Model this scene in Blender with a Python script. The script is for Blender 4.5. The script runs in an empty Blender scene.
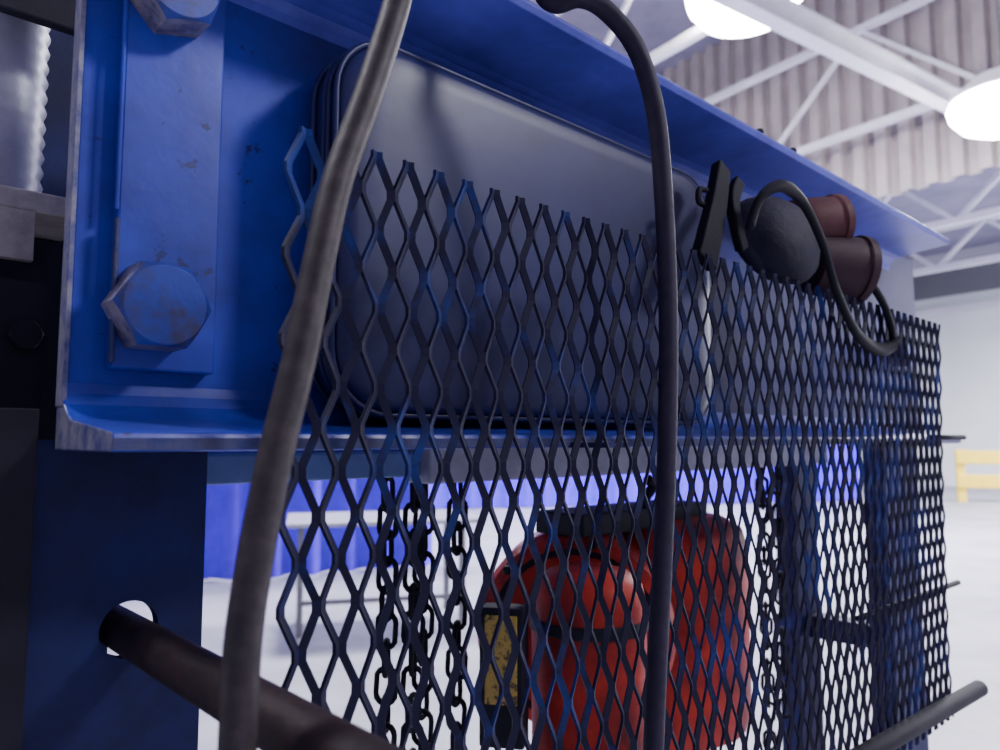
import bpy, bmesh, math, random
from mathutils import Vector, Matrix
random.seed(4)
CZ=1.3
# ---------- materials
def mat(name,col,rough=.5,metal=0,var=.25,scale=30,bump=.05,col2=None,thr=(.4,.65),emit=0,coat=0,chips=None,chipthr=.68,far_col=None,spec=.5):
    m=bpy.data.materials.new(name);m.use_nodes=True
    nt=m.node_tree;b=nt.nodes['Principled BSDF']
    b.inputs['Specular IOR Level'].default_value=spec
    tc=nt.nodes.new('ShaderNodeTexCoord')
    n=nt.nodes.new('ShaderNodeTexNoise');n.inputs['Scale'].default_value=scale;n.inputs['Detail'].default_value=6;n.inputs['Roughness'].default_value=.65
    nt.links.new(tc.outputs['Object'],n.inputs['Vector'])
    r=nt.nodes.new('ShaderNodeValToRGB')
    c2=col2 or tuple(c*(1-var) for c in col)
    r.color_ramp.elements[0].position=thr[0];r.color_ramp.elements[0].color=(*col,1)
    r.color_ramp.elements[1].position=thr[1];r.color_ramp.elements[1].color=(*c2,1)
    nt.links.new(n.outputs['Fac'],r.inputs[0])
    out=r.outputs[0]
    if far_col:
        # blue turns darker from left to right: noise + distance along X
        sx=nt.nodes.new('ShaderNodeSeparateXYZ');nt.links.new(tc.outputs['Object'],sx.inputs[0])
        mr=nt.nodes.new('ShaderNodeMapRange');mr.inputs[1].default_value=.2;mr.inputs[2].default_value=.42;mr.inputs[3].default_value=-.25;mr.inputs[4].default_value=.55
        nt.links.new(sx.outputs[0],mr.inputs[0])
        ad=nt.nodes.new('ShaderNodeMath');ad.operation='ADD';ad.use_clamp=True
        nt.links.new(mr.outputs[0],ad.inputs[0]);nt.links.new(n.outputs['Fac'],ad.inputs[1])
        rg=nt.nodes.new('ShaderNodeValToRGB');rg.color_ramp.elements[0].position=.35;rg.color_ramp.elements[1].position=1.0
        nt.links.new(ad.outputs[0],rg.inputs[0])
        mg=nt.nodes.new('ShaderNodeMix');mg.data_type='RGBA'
        nt.links.new(rg.outputs[0],mg.inputs[0]);nt.links.new(out,mg.inputs[6]);mg.inputs[7].default_value=(*far_col,1)
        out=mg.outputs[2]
    if chips:
        n2=nt.nodes.new('ShaderNodeTexNoise');n2.inputs['Scale'].default_value=42;n2.inputs['Detail'].default_value=8;n2.inputs['Roughness'].default_value=.7
        nt.links.new(tc.outputs['Object'],n2.inputs['Vector'])
        r2=nt.nodes.new('ShaderNodeValToRGB');r2.color_ramp.elements[0].position=chipthr;r2.color_ramp.elements[0].color=(0,0,0,1)
        r2.color_ramp.elements[1].position=chipthr+.03;r2.color_ramp.elements[1].color=(.85,.85,.85,1)
        nt.links.new(n2.outputs['Fac'],r2.inputs[0])
        mx=nt.nodes.new('ShaderNodeMix');mx.data_type='RGBA'
        nt.links.new(r2.outputs[0],mx.inputs[0]);nt.links.new(out,mx.inputs[6]);mx.inputs[7].default_value=(*chips,1)
        out=mx.outputs[2]
    nt.links.new(out,b.inputs['Base Color'])
    b.inputs['Roughness'].default_value=rough;b.inputs['Metallic'].default_value=metal
    if coat: b.inputs['Coat Weight'].default_value=coat;b.inputs['Coat Roughness'].default_value=.25
    if bump:
        bp=nt.nodes.new('ShaderNodeBump');bp.inputs['Strength'].default_value=bump;bp.inputs['Distance'].default_value=.01
        nt.links.new(n.outputs['Fac'],bp.inputs['Height']);nt.links.new(bp.outputs[0],b.inputs['Normal'])
    if emit:
        b.inputs['Emission Color'].default_value=(1,.98,.97,1);b.inputs['Emission Strength'].default_value=emit
    return m
M={}
M['blue']=mat('blue_paint',(.032,.06,.56),.38,0,scale=6,col2=(.016,.025,.24),thr=(.38,.64),bump=.12,coat=.15,chips=(.014,.018,.12),chipthr=.62)
M['web']=mat('blue_paint_darker_x',(.032,.06,.56),.5,0,scale=6,col2=(.016,.025,.24),thr=(.38,.64),bump=.12,chips=(.014,.018,.12),chipthr=.62,far_col=(.022,.024,.13),spec=.35)
M['under']=mat('blue_paint_floor_lit',(.11,.12,.66),.45,0,scale=6,col2=(.045,.055,.38),bump=.1,coat=.1)  # same blue made paler: floor bounce painted into the upper flange colour
M['navy']=mat('dark_navy_paint',(.014,.020,.12),.6,0,scale=12,col2=(.010,.012,.06),bump=.15,chips=(.03,.05,.2),chipthr=.7,spec=.3)
M['edge']=mat('worn_edge_paint',(.26,.25,.33),.5,.2,scale=60,col2=(.07,.08,.24),bump=.2)
M['edge2']=mat('worn_dark_edge_paint',(.07,.07,.16),.5,.1,scale=40,col2=(.02,.03,.16),bump=.2)
M['bolt']=mat('bolt_paint',(.028,.052,.36),.42,.1,scale=40,col2=(.045,.045,.14),thr=(.45,.62),bump=.05)
M['bolt_side']=mat('bolt_bare_steel',(.36,.32,.36),.45,.2,scale=80,bump=.1,col2=(.1,.09,.18))
M['mesh']=mat('expanded_metal_paint',(.013,.012,.038),.6,0,scale=12,col2=(.014,.036,.20),thr=(.53,.68),bump=.1,spec=.22)  # bluer noise patches are glints painted into the strand colour
M['hose']=mat('hose_rubber',(.024,.018,.022),.55,0,scale=90,col2=(.055,.040,.044),bump=.1,spec=.4)
M['hose2']=mat('hose_rubber_dark',(.020,.015,.038),.6,0,scale=90,col2=(.035,.025,.048),bump=.1,spec=.3)
M['tube']=mat('rusty_tube',(.024,.016,.02),.6,.1,scale=50,col2=(.04,.022,.024),bump=.2,spec=.3)
M['case']=mat('case_vinyl',(.024,.028,.12),.42,0,scale=5,col2=(.012,.014,.06),bump=.1,spec=.42)
M['black']=mat('black_plastic',(.012,.011,.02),.7,0,scale=20,bump=.05,spec=.2)
M['brown']=mat('brown_leather',(.13,.045,.05),.6,0,scale=30,bump=.1,spec=.3)
M['brown2']=mat('dark_brown_rubber',(.055,.025,.035),.6,0,scale=30,bump=.1,spec=.3)
M['cloth']=mat('dark_cloth',(.03,.026,.055),.75,0,scale=18,bump=.35,col2=(.015,.013,.03))
M['steel']=mat('pale_steel',(.42,.42,.50),.45,.3,scale=20,col2=(.3,.3,.38),bump=.1)
M['spacer']=mat('spacer_paint',(.14,.22,.5),.45,0,scale=20,bump=.1)
M['red']=mat('red_paint',(.58,.04,.022),.5,0,scale=9,col2=(.14,.009,.014),thr=(.42,.66),bump=.1,spec=.3)
M['yellow']=mat('yellow_label',(.6,.42,.08),.5,0,scale=160,col2=(.12,.08,.03),thr=(.52,.58),bump=0)
M['chain']=mat('chain_steel',(.014,.014,.022),.8,0,scale=60,bump=.1,spec=.2)
M['floor']=mat('concrete',(.38,.38,.44),.5,0,scale=1.3,col2=(.27,.27,.32),bump=.02)
M['wall']=mat('white_wall',(.85,.9,.92),.7,0,scale=.8,var=.06,bump=.02)
M['rib']=mat('ribbed_panel',(.48,.42,.42),.6,0,scale=.7,col2=(.34,.30,.32),bump=.02)
M['deck']=mat('roof_deck',(.26,.24,.35),.7,0,scale=.9,col2=(.18,.17,.26),bump=.02)
M['truss']=mat('truss_white',(.8,.78,.88),.5,0,scale=3,var=.1,bump=.02)
M['curt']=mat('blue_drape',(.09,.03,.85),.8,0,scale=4,var=.2,bump=.05)
M['yel']=mat('safety_yellow',(.85,.62,.06),.5,0,scale=5,var=.1,bump=.02)
M['lamp']=mat('lamp_lens',(1,1,1),.5,0,bump=0,emit=60)
M['grey']=mat('grey_metal',(.2,.2,.22),.5,.3,scale=20,bump=.05)
M['dark']=mat('dark_metal',(.018,.018,.03),.6,.1,scale=20,bump=.1,spec=.25)
M['cream']=mat('cream_metal',(.5,.45,.42),.5,.2,scale=30,col2=(.3,.26,.25),bump=.1)
# ---------- mesh builders
def empty(name,loc=(0,0,0)):
    e=bpy.data.objects.new(name,None);bpy.context.collection.objects.link(e);e.location=loc;e.empty_display_size=.1;return e
def obj(name,bm,m,parent=None,smooth=False,bevel=0):
    bmesh.ops.recalc_face_normals(bm,faces=bm.faces)
    me=bpy.data.meshes.new(name);bm.to_mesh(me);bm.free()
    o=bpy.data.objects.new(name,me);bpy.context.collection.objects.link(o)
    for mm in (m if isinstance(m,list) else [m]): me.materials.append(M[mm])
    if smooth:
        for p in me.polygons:p.use_smooth=True
    if bevel:
        b=o.modifiers.new('b','BEVEL');b.width=bevel;b.segments=2;b.limit_method='ANGLE'
    if parent: o.parent=parent
    return o
def addbox(bm,x0,x1,y0,y1,z0,z1,rot=None):
    r=bmesh.ops.create_cube(bm,size=1)
    for v in r['verts']:
        v.co=Vector(((x0+x1)/2+v.co.x*(x1-x0),(y0+y1)/2+v.co.y*(y1-y0),(z0+z1)/2+v.co.z*(z1-z0)))
    return r['verts']
def box(name,x0,x1,y0,y1,z0,z1,m,parent=None,bevel=0):
    bm=bmesh.new();addbox(bm,x0,x1,y0,y1,z0,z1);return obj(name,bm,m,parent,bevel=bevel)
def cr(pts,n=8):
    pts=[Vector(p) for p in pts];out=[]
    q=[2*pts[0]-pts[1]]+pts+[2*pts[-1]-pts[-2]]
    for i in range(1,len(q)-2):
        for k in range(n):
            t=k/n;a,b,c,d=q[i-1:i+3]
            out.append(.5*((2*b)+(c-a)*t+(2*a-5*b+4*c-d)*t*t+(3*b-a-3*c+d)*t**3))
    out.append(pts[-1]);return out
def sweep(bm,pts,prof,closed=False,up=None,caps=True):
    pts=[Vector(p) for p in pts];N=len(pts);rings=[]
    ref=Vector(up) if up else None
    prev=None
    for i,p in enumerate(pts):
        if closed: t=(pts[(i+1)%N]-pts[i-1]).normalized()
        else: t=(pts[min(i+1,N-1)]-pts[max(i-1,0)]).normalized()
        if ref: a=ref-t*ref.dot(t)
        elif prev is None:
            h=Vector((0,0,1)) if abs(t.z)<.9 else Vector((1,0,0)); a=h-t*h.dot(t)
        else: a=prev-t*prev.dot(t)
        a.normalize();prev=a;b=t.cross(a)
        rr=prof(i/(N-1)) if callable(prof) else prof
        rings.append([bm.verts.new(p+a*x+b*y) for x,y in rr])
    n=len(rings[0])
    for i in range(N if closed else N-1):
        A,B=rings[i],rings[(i+1)%N]
        for j in range(n): bm.faces.new((A[j],A[(j+1)%n],B[(j+1)%n],B[j]))
    if caps and not closed:
        bm.faces.new(rings[0]);bm.faces.new(list(reversed(rings[-1])))
def circ(r,n=12): return [(r*math.cos(2*math.pi*i/n),r*math.sin(2*math.pi*i/n)) for i in range(n)]
def tube(name,pts,r,m,parent=None,n=14,sm=8,closed=False):
    bm=bmesh.new();p=cr(pts,sm) if sm else pts
    sweep(bm,p,circ(r,n),closed=closed);return obj(name,bm,m,parent,smooth=True)
def lathe(bm,prof,M4,n=32,wob=None):
    rings=[]
    for r,h in prof:
        ring=[]
        for i in range(n):
            a=2*math.pi*i/n;k=1+(wob(a,h) if wob else 0)
            ring.append(bm.verts.new(M4@Vector((r*k*math.cos(a),r*k*math.sin(a),h))))
        rings.append(ring)
    for A,B in zip(rings,rings[1:]):
        for j in range(n): bm.faces.new((A[j],A[(j+1)%n],B[(j+1)%n],B[j]))
    bm.faces.new(rings[0]);bm.faces.new(rings[-1])
def orient(loc,axis):
    return Matrix.Translation(loc)@Vector(axis).to_track_quat('Z','Y').to_matrix().to_4x4()
def prism(name,poly,x0,x1,m,parent,bevel=0,endm='edge'):
    bm=bmesh.new()
    A=[bm.verts.new((x0,y,z)) for y,z in poly];B=[bm.verts.new((x1,y,z)) for y,z in poly]
    n=len(poly);f=bm.faces.new(A);f.material_index=1;bm.faces.new(B[::-1])
    for i in range(n): bm.faces.new((A[i],A[(i+1)%n],B[(i+1)%n],B[i]))
    return obj(name,bm,[m,endm],parent,bevel=bevel)

# ================= PRESS =================
press=empty('hydraulic_press_frame')
XE=1.45;X0=.116
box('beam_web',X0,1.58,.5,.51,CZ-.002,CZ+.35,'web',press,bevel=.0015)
def filletpoly(s,z0):
    pts=[(.51,z0),(.40,z0),(.398,z0+s*.004),(.40,z0+s*.010)]
    pts+=[(.470,z0+s*.017)]
    for i in range(1,6):
        a=i/5*math.pi/2
        pts.append((.470+.030*math.sin(a), z0+s*(.017+.024*(1-math.cos(a)))))
    pts.append((.51,z0+s*.041));return pts
prism('beam_lower_flange',filletpoly(1,CZ-.006),X0-.002,XE,'blue',press,bevel=.001)
box('beam_lower_flange_worn_edge',X0-.002,XE,.3972,.3985,CZ-.005,CZ+.001,'edge2',press)
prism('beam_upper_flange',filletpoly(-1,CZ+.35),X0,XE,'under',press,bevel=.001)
box('beam_end_edge',X0-.0025,X0,.496,.511,CZ+.02,CZ+.35,'edge',press)
box('rear_beam_web',.118,XE,.70,.71,CZ-.03,CZ+.35,'blue',press)
box('rear_beam_flange',.118,XE,.71,.80,CZ-.03,CZ-.018,'blue',press)
box('bolster_plate',.455,1.36,.585,.625,CZ-.043,CZ-.004,'steel',press,bevel=.002)
box('side_spacer_bar',.2,.5,.60,.66,CZ-.036,CZ-.012,'spacer',press,bevel=.002)
box('bolt_plate',.137,.2,.488,.5,CZ+.043,CZ+.343,'blue',press,bevel=.0015)
box('bolt_plate_rib',.1345,.1375,.483,.4885,CZ+.046,CZ+.135,'edge2',press,bevel=.001)
box('bolt_plate_rib_upper',.1345,.137,.485,.4885,CZ+.14,CZ+.335,'blue',press,bevel=.001)
def hexbolt(name,x,z,R,rot,y=.488,h=.027,mats=('bolt','bolt_side')):
    bm=bmesh.new()
    W=orient((x,y,z),(0,-1,0))
    n=48
    def hexr(a):
        a=(a)%(math.pi/3)-math.pi/6
        return R*math.cos(math.pi/6)/math.cos(a)
    rings=[]
    for lvl in range(5):
        rr=[]
        for i in range(n):
            a=i*math.tau/n; hr=hexr(a)
            if lvl==0: r,hh=hr,0
            elif lvl==1:
                r=hr; hh=h-(hr-R*math.cos(math.pi/6))*.8-.0012
            elif lvl==2: r=R*.845;hh=h-.0004
            elif lvl==3: r=R*.82;hh=h
            else: r=R*.3;hh=h
            rr.append(bm.verts.new(W@Vector((r*math.cos(a+rot),r*math.sin(a+rot),hh))))
        rings.append(rr)
    for k,(A,B) in enumerate(zip(rings,rings[1:])):
        for j in range(n):
            f=bm.faces.new((A[j],A[(j+1)%n],B[(j+1)%n],B[j])); f.material_index=1 if k==0 else 0
    bm.faces.new(rings[0]);bm.faces.new(rings[-1])
    return obj(name,bm,list(mats),press)
hexbolt('hex_bolt_1',.1585,CZ+.081,.0290,0)
hexbolt('hex_bolt_2',.161,CZ+.287,.028,.25)
hexbolt('hex_bolt_3',1.46,CZ+.16,.03,.2,y=.5)
bm=bmesh.new()
for x in (.873,.79): lathe(bm,[(.004,0),(.005,.003),(.004,.006),(.002,.007)],orient((x,.405,CZ+.35),(0,0,1)),12)
obj('flange_top_knobs',bm,'dark',press)
lc=bmesh.new()
hx,hz,hr=.161,CZ-.1186,.0175
def plate_hole(bm,x0,x1,z0,z1,y0,y1,hx,hz,hr,n=64):
    angs=[math.tau*i/n for i in range(n)]+[math.atan2(zz-hz,xx-hx)%math.tau for xx in (x0,x1) for zz in (z0,z1)]
    angs=sorted(angs);n=len(angs)
    outer=[];inner=[]
    for a in angs:
        c,s=math.cos(a),math.sin(a)
        ts=[]
        if c>1e-9: ts.append((x1-hx)/c)
        if c<-1e-9: ts.append((x0-hx)/c)
        if s>1e-9: ts.append((z1-hz)/s)
        if s<-1e-9: ts.append((z0-hz)/s)
        t=min(ts)
        outer.append((hx+c*t,hz+s*t));inner.append((hx+c*hr,hz+s*hr))
    O0=[bm.verts.new((x,y0,z)) for x,z in outer];I0=[bm.verts.new((x,y0,z)) for x,z in inner]
    O1=[bm.verts.new((x,y1,z)) for x,z in outer];I1=[bm.verts.new((x,y1,z)) for x,z in inner]
    for j in range(n):
        k=(j+1)%n
        bm.faces.new((O0[j],O0[k],I0[k],I0[j]));bm.faces.new((O1[j],I1[j],I1[k],O1[k]))
        bm.faces.new((I0[j],I0[k],I1[k],I1[j]));bm.faces.new((O0[j],O1[j],O1[k],O0[k]))
plate_hole(lc,.105,.207,CZ-.20,CZ-.037,.512,.522,hx,hz,hr)
addbox(lc,.105,.207,.512,.522,CZ-.037,CZ+.0)
addbox(lc,.105,.207,.512,.522,.02,CZ-.20)
addbox(lc,.125,.207,.512,.522,CZ,CZ+.34)
obj('left_column_face',lc,'navy',press)
box('left_column_side_flange',-.02,.1035,.500,.53,.02,CZ+.018,'dark',press,bevel=.001)
box('left_column_rear_plate',-.02,.2,.688,.698,.02,CZ+.34,'navy',press)
box('left_column_web',-.02,-.01,.52,.7,.02,CZ+.0,'navy',press)
box('right_column_front_leg',1.42,1.58,.512,.55,.02,CZ+.35,'navy',press,bevel=.002)
box('right_column_rear_leg',1.38,1.47,.66,.70,.02,CZ+.35,'navy',press,bevel=.002)
for i,z in enumerate((.1,.62,.93)): box('right_column_tie_%d'%i,1.42,1.46,.55,.66,z,z+.04,'navy',press)
box('column_foot_1',-.05,.25,.2,1.0,0,.02,'navy',press)
box('column_foot_2',1.34,1.6,.2,1.0,0,.02,'navy',press)
def cyl(name,a,b,r,m,parent,n=24):
    bm=bmesh.new();a=Vector(a);b=Vector(b);L=(b-a).length
    lathe(bm,[(r*.85,0),(r,r*.12),(r,L-r*.12),(r*.85,L)],orient(a,b-a),n);o=obj(name,bm,m,parent)
    for p in o.data.polygons:
        if len(p.vertices)==4:p.use_smooth=True
    return o
cyl('bed_pin',(.165,.74,CZ-.124),(.158,.16,CZ-.120),.0125,'tube',press)

# ================= EXPANDED METAL GUARD =================
guard=empty('expanded_metal_guard')
SW,LW=.0240,.0465
gx0,gx1=.188,1.225;gz1=CZ+.169;gz0=CZ-.395
bm=bmesh.new()
w,dp=.0050,.0022
amp=SW/4-w*.34
nst=int((gx1-gx0)/(SW/2))
for s in range(nst+1):
    xc=gx0+s*SW/2
    sign=1 if s%2==0 else -1
    pts=[]
    nrow=int((gz1-gz0)/LW)
    for r in range(nrow*2+1):
        side=sign*(1 if r%2==0 else -1)
        zc=gz1-r*LW/2
        for dz in (LW*.055,-LW*.055):
            zz=zc+dz
            if zz>gz1: zz=gz1+.001
            ywob=.0012*math.sin(xc*9+zc*7)+.006*math.sin(xc*4.2)*math.sin(zc*5)
            xw=.0009*math.sin(xc*31+zc*23)
            pts.append(Vector((xc+side*amp+xw,.36+ywob,zz)))
    ang=.5*sign
    c_,s_=math.cos(ang),math.sin(ang)
    rect=[(-w/2,-dp/2),(w/2,-dp/2),(w/2,dp/2),(-w/2,dp/2)]
    rings=[]
    for i,p in enumerate(pts):
        rings.append([bm.verts.new(p+Vector((a*c_-b*s_,a*s_+b*c_,0))) for a,b in rect])
    for A,B in zip(rings,rings[1:]):
        for j in range(4): bm.faces.new((A[j],A[(j+1)%4],B[(j+1)%4],B[j]))
    bm.faces.new(rings[0]);bm.faces.new(rings[-1][::-1])
g=obj('expanded_metal_sheet',bm,'mesh',guard)
cyl('lower_rail_tube',(.45,.385,CZ-.351),(1.25,.335,CZ-.351),.011,'black',guard)
for i,x in enumerate((.45,1.1)):
    box('mount_tab_%d'%i,x,x+.03,.362,.40,CZ-.006,CZ-.002,'navy',guard)
cyl('support_rod_1',(1.2,.37,CZ+.004),(1.33,.36,CZ+.004),.004,'black',guard)
cyl('support_rod_2',(.95,.38,CZ-.215),(1.3,.37,CZ-.215),.004,'black',guard)

# ================= HOSES =================
h1=((0.227,0.315,1.558),(0.214,0.310,1.517),(0.197,0.305,1.470),(0.178,0.300,1.421),(0.166,0.295,1.378),(0.155,0.290,1.334),(0.144,0.287,1.294),(0.136,0.285,1.257),(0.131,0.284,1.223),(0.130,0.284,1.186),(0.129,0.284,1.147),(0.129,0.284,1.094))
tube('hydraulic_hose',h1,.0073,'hose',n=20)
h2=((0.388,0.380,1.681),(0.389,0.370,1.638),(0.395,0.360,1.624),(0.405,0.345,1.626),(0.423,0.335,1.619),(0.446,0.325,1.594),(0.462,0.320,1.549),(0.471,0.320,1.482),(0.474,0.320,1.390),(0.469,0.320,1.293),(0.460,0.320,1.207),(0.450,0.320,1.126),(0.440,0.320,1.023),(0.431,0.320,0.901))
tube('hydraulic_hose.001',h2,.0072,'hose2',n=20)

# ================= SOFT CASE =================
case=empty('soft_carry_case')
def rrect(x0,x1,z0,z1,r,n=8):
    out=[]
    for cx,cz,a0 in ((x1-r,z1-r,0),(x0+r,z1-r,90),(x0+r,z0+r,180),(x1-r,z0+r,270)):
        for i in range(n+1):
            a=math.radians(a0+90*i/n);out.append((cx+r*math.cos(a),cz+r*math.sin(a)))
    return out
o=rrect(.262,.735,CZ+.019,CZ+.288,.045)
bm=bmesh.new();rings=[]
cx,cz=.5,CZ+.15
for y,sc in ((.4345,.5),(.4352,.85),(.436,.94),(.439,.985),(.445,1),(.482,1),(.49,.97)):
    rings.append([bm.verts.new((cx+(x-cx)*sc,y,cz+(z-cz)*sc)) for x,z in o])
for A,B in zip(rings,rings[1:]):
    n=len(A)
    for j in range(n): bm.faces.new((A[j],A[(j+1)%n],B[(j+1)%n],B[j]))
bm.faces.new(rings[0]);bm.faces.new(rings[-1])
obj('case_body',bm,'case',case,smooth=True)
for i,y in enumerate((.443,.453,.459,.474)):
    bm=bmesh.new();sweep(bm,[(x,y,z) for x,z in rrect(.2605,.7365,CZ+.0175,CZ+.2895,.046)],circ(.0022,8),closed=True,up=(0,1,0))
    obj('case_piping_%d'%i,bm,'case',case,smooth=True)

# ================= EAR MUFFS =================
muff=empty('ear_muffs')
def cup(name,loc,axis,r,prof,m,wob=None,cush=True):
    bm=bmesh.new()
    lathe(bm,prof,orient(loc,axis),wob=wob)
    o=obj(name+'_shell',bm,m,muff,smooth=True)
    if not cush:
        e=o.modifiers.new('es','EDGE_SPLIT');e.split_angle=math.radians(50);return
    bm=bmesh.new()
    a=Vector(axis).normalized()
    W=orient(Vector(loc)-a*.004,axis)
    pts=[W@Vector((r*.8*math.cos(i*math.tau/32),r*.8*math.sin(i*math.tau/32),0)) for i in range(32)]
    sweep(bm,pts,circ(r*.2,10),closed=True,up=axis)
    obj(name+'_cushion',bm,m,muff,smooth=True)
r=.060
cup('cup_1',(.832,.408,1.537),(-.35,-.85,.35),r,[(r*.25,.032),(r*.55,.028),(r*.8,.018),(r*.95,.006),(r,0),(r*.9,-.004)],'cloth',wob=lambda a,h:.06*math.sin(a*3+h*60))
def drum(r,d): return [(r*.2,d*.45),(r*.72,d*.5),(r*.84,d*.99),(r*.90,d*1.02),(r*1.0,d*1.0),(r*1.0,d*.86),(r*.93,d*.84),(r*.90,d*.3),(r*.85,0),(r*.7,-.004)]
cup('cup_2',(.900,.400,1.516),(.80,-.55,-.10),.043,drum(.043,.066),'brown2',cush=False)
cup('cup_3',(.880,.412,1.563),(.84,-.50,.10),.036,drum(.036,.062),'brown',cush=False)
bm=bmesh.new()
bpts=cr(((0.680,0.362,1.510),(0.690,0.355,1.540),(0.716,0.345,1.556),(0.762,0.345,1.551),(0.803,0.343,1.513),(0.833,0.342,1.464),(0.884,0.342,1.422),(0.954,0.343,1.409),(1.004,0.345,1.426),(0.990,0.348,1.467),(0.960,0.356,1.500)),8)
sweep(bm,bpts,[(-.008,-.0030),(0,-.0045),(.008,-.0030),(.008,.0030),(0,.0045),(-.008,.0030)],up=(.7,.2,.5))
obj('headband',bm,'black',muff,smooth=True)
clamp=empty('spring_clamp')
bm=bmesh.new()
sweep(bm,cr(((0.631,0.385,1.471),(0.644,0.385,1.500),(0.666,0.390,1.536),(0.696,0.400,1.585)),6),lambda t:[(-.016*(1-.3*t),-.006),(.017*(1-.5*t),-.006),(.017*(1-.5*t),.006),(-.016*(1-.3*t),.006)],up=(1,0,0))
obj('clamp_jaw',bm,'black',clamp,bevel=.002)
tube('clamp_spring',((0.656,0.395,1.551),(0.643,0.395,1.548),(0.642,0.395,1.536),(0.655,0.395,1.534)),.003,'black',clamp)
bm=bmesh.new()
sweep(bm,cr(((0.706,0.385,1.496),(0.695,0.385,1.521),(0.699,0.390,1.549),(0.729,0.400,1.578)),6),[(-.007,-.005),(.007,-.005),(.007,.005),(-.007,.005)],up=(1,0,0))
obj('clamp_jaw_rear',bm,'black',clamp,bevel=.002)

# ================= CHAIN HOIST =================
hoist=empty('chain_hoist')
hc=Vector((.945,.67,CZ-.272))
bm=bmesh.new()
lathe(bm,[(.05,.165),(.10,.16),(.125,.145),(.132,.12),(.132,-.10),(.125,-.13),(.09,-.15),(.05,-.155)],orient(hc,(0,0,1)),40)
obj('motor_housing',bm,'red',hoist,smooth=True)
ax=Vector((-.78,-.62,0)).normalized()
gc=hc+ax*.02+Vector((-.120,.045,.035))
bm=bmesh.new()
lathe(bm,[(.118,-.03),(.124,.01),(.124,.11),(.118,.125),(.104,.13)],orient(gc,ax),40)
obj('gear_case',bm,'red',hoist,smooth=False)
bm=bmesh.new()
lathe(bm,[(.104,.125),(.104,.1315),(.085,.128),(.05,.128),(.045,.138),(.02,.14)],orient(gc,ax),40)
obj('gear_case_cover',bm,'dark',hoist)
for i in range(6):
    a=i*math.tau/6+.3;W=orient(gc,ax)
    bm=bmesh.new();lathe(bm,[(.006,.12),(.006,.135),(.004,.137)],W@Matrix.Translation((.112*math.cos(a),.112*math.sin(a),0)),6);obj('case_screw_%d'%i,bm,'dark',hoist)
bc=(.662,.56,1.160)
bm=bmesh.new()
lathe(bm,[(.02,.0),(.045,-.006),(.06,-.02),(.064,-.04),(.064,-.20),(.068,-.205),(.068,-.22),(.064,-.225),(.064,-.33),(.05,-.34)],orient(bc,(0,0,1)),40)
obj('reduction_barrel',bm,'red',hoist,smooth=True)
bm=bmesh.new()
lathe(bm,[(.066,-.055),(.0665,-.057),(.0665,-.066),(.066,-.068)],orient(bc,(0,0,1)),40)
obj('barrel_clamp_ring',bm,'dark',hoist)
box('hoist_top_bracket',.70,.98,.60,.68,CZ-.118,CZ-.090,'dark',hoist,bevel=.003)
tube('top_hook',[(.84,.61,CZ-.095),(.84,.61,CZ-.08),(.852,.605,CZ-.062),(.84,.605,CZ-.052)],.007,'dark',hoist)
lp=(.551,.585,1.072)
lab=box('warning_label',0,.003,-.017,.017,-.045,.045,'yellow',hoist,bevel=.0008)
lab.location=lp;lab.rotation_euler=(0,0,math.radians(215))
lb=box('label_bracket',-.03,.0,-.024,.024,-.09,.052,'dark',hoist,bevel=.003);lb.location=lp;lb.rotation_euler=lab.rotation_euler
def chain(name,x,y,z0,z1,L=.034,r=.0030,wd=.010):
    bm=bmesh.new();z=z0;k=0
    while z>z1:
        pts=[]
        for i in range(14):
            a=i*math.tau/14
            px=wd*math.cos(a);pz=(L/2-wd)*(1 if math.sin(a)>0 else -1)+wd*math.sin(a)
            if i==0: A=.6+(k%2)*math.pi/2+random.uniform(-.2,.2)
            pts.append((x+px*math.cos(A),y+px*math.sin(A),z+pz))
        sweep(bm,pts,circ(r,6),closed=True)
        z-=L-2*r-.001;k+=1
    return obj(name,bm,'chain',hoist,smooth=True)
chain('load_chain_1',.445,.64,CZ-.055,CZ-.5)
chain('load_chain_2',.467,.625,CZ-.055,CZ-.56)
chain('load_chain_3',.495,.645,CZ-.055,CZ-.60)
chain('load_chain_4',.545,.65,CZ-.055,CZ-.5)
chain('hand_chain_1',1.20,.63,CZ-.055,CZ-.5,L=.03,wd=.009)
chain('hand_chain_2',1.235,.62,CZ-.055,CZ-.45,L=.03,wd=.009)

# ================= LEFT CLUTTER =================
duct=empty('flexible_duct')
bm=bmesh.new();prof=[]
for i in range(60): prof.append((.024+.0012*(1 if i%2 else -1),i*.006))
lathe(bm,prof,orient((.105,.66,CZ+.175),(0,0,1)),24)
obj('duct_body',bm,'steel',duct,smooth=True)
box('duct_clamp',.06,.16,.60,.61,CZ+.30,CZ+.36,'dark',press,bevel=.002)
br=box('angle_bracket',.02,.15,.60,.72,CZ+.160,CZ+.175,'cream',None,bevel=.002)
box('bracket_leg',.06,.115,.60,.608,CZ+.125,CZ+.160,'cream',br)
box('machine_guard_panel',-.02,.16,.675,.685,CZ+.0,CZ+.158,'dark',press)
hexbolt('hex_nut',.112,CZ+.072,.011,.1,y=.6,h=.010,mats=('dark','dark'))
box('nut_backing',.07,.125,.6,.61,CZ+.02,CZ+.11,'dark',press)

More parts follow.
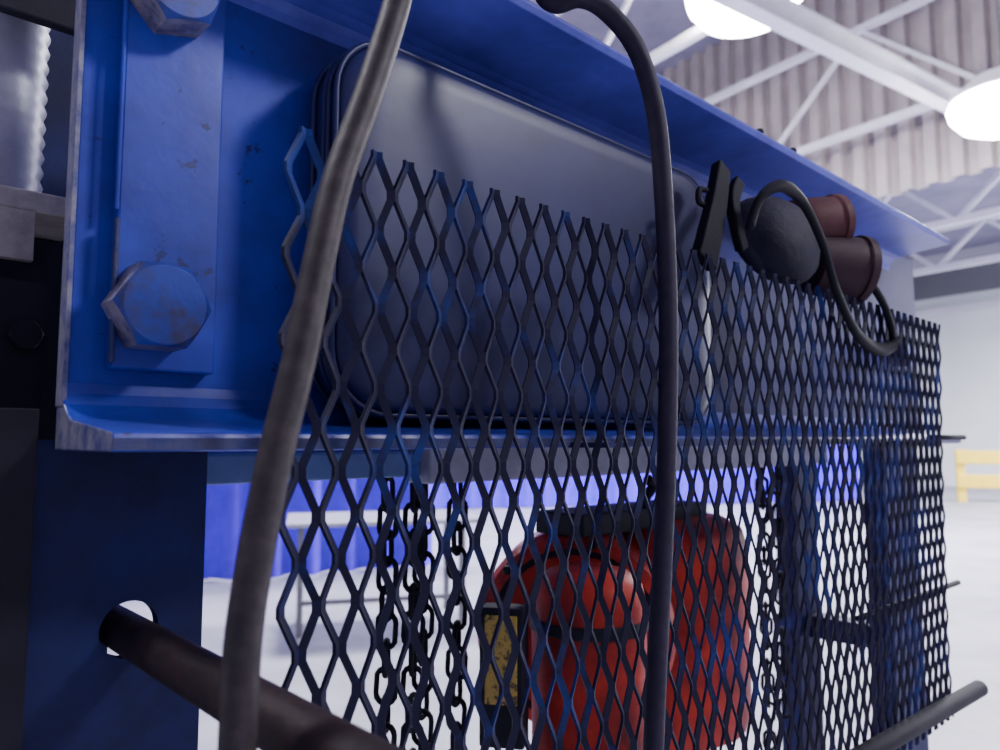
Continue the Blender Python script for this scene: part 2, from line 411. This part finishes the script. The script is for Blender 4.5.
# ================= BUILDING =================
BR=Matrix.Rotation(math.radians(-9.4),4,'Z')
def bld(o):
    o.matrix_world=BR@o.matrix_world;return o
bld(box('floor',-8,26,-8,24,-.05,0,'floor'))
bld(box('wall_east',22.5,22.7,-8,24,0,CZ+4.8,'wall'))
bld(box('wall_north',-8,22.5,22,22.2,0,CZ+9,'wall'))
def ribbed(name,x,y0,y1,z0,z1,m,p=.42):
    bm=bmesh.new();y=y0;A=[]
    while y<y1:
        for dy,dx in ((0,0),(p*.45,0),(p*.5,-.16),(p*.95,-.16)): A.append((x+dx,y+dy))
        y+=p
    lo=[bm.verts.new((a,b,z0)) for a,b in A];hi=[bm.verts.new((a,b,z1)) for a,b in A]
    for i in range(len(A)-1): bm.faces.new((lo[i],lo[i+1],hi[i+1],hi[i]))
    return bld(obj(name,bm,m))
ribbed('wall_clerestory',13,-8,22,CZ+4.3,CZ+9,'rib')
bld(box('ceiling_low',13,22.6,-8,22,CZ+5.4,CZ+5.6,'deck'))
bld(box('ceiling_high',-8,13.2,-8,22,CZ+8.8,CZ+9,'deck'))
bld(box('trim_wall_pipe',22.2,22.35,-8,22,CZ+3.6,CZ+3.75,'truss'))
bld(box('trim_wall_band',22.3,22.5,-8,24,CZ+4.1,CZ+4.8,'grey'))
def truss(name,a,b,h,r,nseg):
    a=Vector(a);b=Vector(b);bm=bmesh.new()
    q=[(-r,-r),(r,-r),(r,r),(-r,r)]
    up=Vector((0,0,h))
    sweep(bm,[a,b],q);sweep(bm,[a+up,b+up],q)
    rr=r*.6;q2=[(-rr,-rr),(rr,-rr),(rr,rr),(-rr,rr)]
    for i in range(nseg):
        p0=a.lerp(b,i/nseg);p1=a.lerp(b,(i+.5)/nseg)+up;p2=a.lerp(b,(i+1)/nseg)
        sweep(bm,[p0,p1],q2);sweep(bm,[p1,p2],q2)
    return bld(obj(name,bm,'truss'))
for i,x in enumerate((7.5,12.3)): truss('roof_truss' if i==0 else 'roof_truss.%03d'%i,(x,-7,CZ+5.4),(x,21,CZ+5.4),1.8,.06,7)
for i,x in enumerate((15.5,19.5)): truss('roof_truss.%03d'%(i+2),(x,-7,CZ+4.3),(x,21,CZ+4.3),1.0,.07,12)
bm=bmesh.new()
for a in ((4.9,5.1,CZ+4.95,CZ+4.98),(4.99,5.01,CZ+4.7,CZ+4.98),(4.9,5.1,CZ+4.68,CZ+4.71)): addbox(bm,-6,12.3,*a)
gird=bld(obj('crane_girder',bm,'truss'))
bm=bmesh.new()
for a in ((12,12.2,CZ+4.95,CZ+4.98),(12.09,12.11,CZ+4.7,CZ+4.98),(12,12.2,CZ+4.68,CZ+4.71)): addbox(bm,-6,12.3,*a)
bld(obj('crane_girder.001',bm,'truss'))
def lamp(loc,r,power,name):
    e=empty(name,loc)
    bm=bmesh.new();lathe(bm,[(r*.3,.35),(r*.5,.3),(r,.05),(r*1.02,0)],Matrix(),32)
    o=obj('reflector',bm,'truss',e,smooth=True)
    bm=bmesh.new();lathe(bm,[(r*.98,0),(r*1.04,-.1*r),(r*1.0,-.3*r),(r*.8,-.55*r),(r*.45,-.72*r),(r*.1,-.78*r)],Matrix(),32)
    obj('lens',bm,'lamp',e,smooth=True)
    L=bpy.data.lights.new('bulb','AREA');L.shape='DISK';L.size=r*2;L.energy=power;L.color=(.90,.89,1)
    lo=bpy.data.objects.new('bulb',L);bpy.context.collection.objects.link(lo);lo.parent=e;lo.location=(0,0,-.8*r-.03)
    tube('hanger',[(0,0,.3),(0,0,1.2),(0,0,2)],.02,'grey',e)
lamp((8.38,4.43,7.0),.7,1000,'high_bay_lamp')
lamp((11.01,2.34,5.65),.6,1400,'high_bay_lamp.001')
lamp((3.9,-4.1,CZ+4.4),.6,250,'high_bay_lamp.002')
lamp((4.5,7.5,CZ+6),.5,1000,'high_bay_lamp.003')
lamp((-2,3,CZ+6),.5,150,'high_bay_lamp.004')
lamp((12,9,CZ+5.5),.5,950,'high_bay_lamp.005')
lamp((18.5,-.5,CZ+3.7),.5,2600,'added_wall_fill_lamp')  # added out of view to brighten the east wall, not a known fixture

def curtain(name,a,b,h):
    bm=bmesh.new();a=Vector(a);b=Vector(b);L=(b-a).length;n=int(L*14);nr=(b-a).normalized().cross(Vector((0,0,1)))
    lo=[];hi=[]
    for i in range(n+1):
        p=a.lerp(b,i/n)+nr*(.09*math.sin(i*1.25)+.03*math.sin(i*.37))
        lo.append(bm.verts.new(p));hi.append(bm.verts.new(p+Vector((0,0,h))))
    for i in range(n): bm.faces.new((lo[i],lo[i+1],hi[i+1],hi[i]))
    return obj(name,bm,'curt',smooth=True)
curtain('drape_curtain',(.9,7.6,.02),(4.9,6.2,.02),2.4)
curtain('drape_curtain.001',(7.5,12,.02),(16.5,6.5,.02),2.4)
tb=empty('folding_table',(3.1,4.65,0));tb.rotation_euler=(0,0,-.5)
box('table_top',-.6,.75,-.38,.38,.72,.75,'steel',tb,bevel=.005)
for i,(x,y) in enumerate(((-.5,-.3),(.6,-.3),(-.5,.3),(.6,.3))): box('leg_%d'%(i+1),x-.02,x+.02,y-.02,y+.02,0,.72,'grey',tb)
box('stretcher_1',-.5,.6,-.31,-.29,.2,.23,'grey',tb)
box('stretcher_2',-.51,-.49,-.3,.3,.3,.33,'grey',tb);box('stretcher_3',.58,.6,-.3,.3,.3,.33,'grey',tb)
gr=empty('safety_guard_rail')
gr.location=(18.0,4.97,0);gr.rotation_euler=(0,0,math.radians(-62))
for i in range(4): box('post_%d'%i,i*1.6-.08,i*1.6+.08,-.08,.08,0,1.1,'yel',gr,bevel=.01)
for i,z in enumerate((.3,.8)): box('rail_%d'%i,-.1,5,-.14,-.08,z,z+.28,'yel',gr,bevel=.02)
d=box('door_1',22.42,22.5,-1.2,-.1,0,2.4,'grey');bld(d)

w=bpy.data.worlds.new('World');bpy.context.scene.world=w;w.use_nodes=True
w.node_tree.nodes['Background'].inputs[0].default_value=(.66,.62,1,1);w.node_tree.nodes['Background'].inputs[1].default_value=.40
cam=bpy.data.cameras.new('camera');cam.lens=27;cam.sensor_width=36;cam.clip_start=.01
co=bpy.data.objects.new('camera',cam);bpy.context.collection.objects.link(co)
co.location=(0,0,CZ);co.rotation_euler=(math.radians(94.95),0,math.radians(-43.2))
cam.dof.use_dof=True;cam.dof.focus_distance=.55;cam.dof.aperture_fstop=8
bpy.context.scene.camera=co
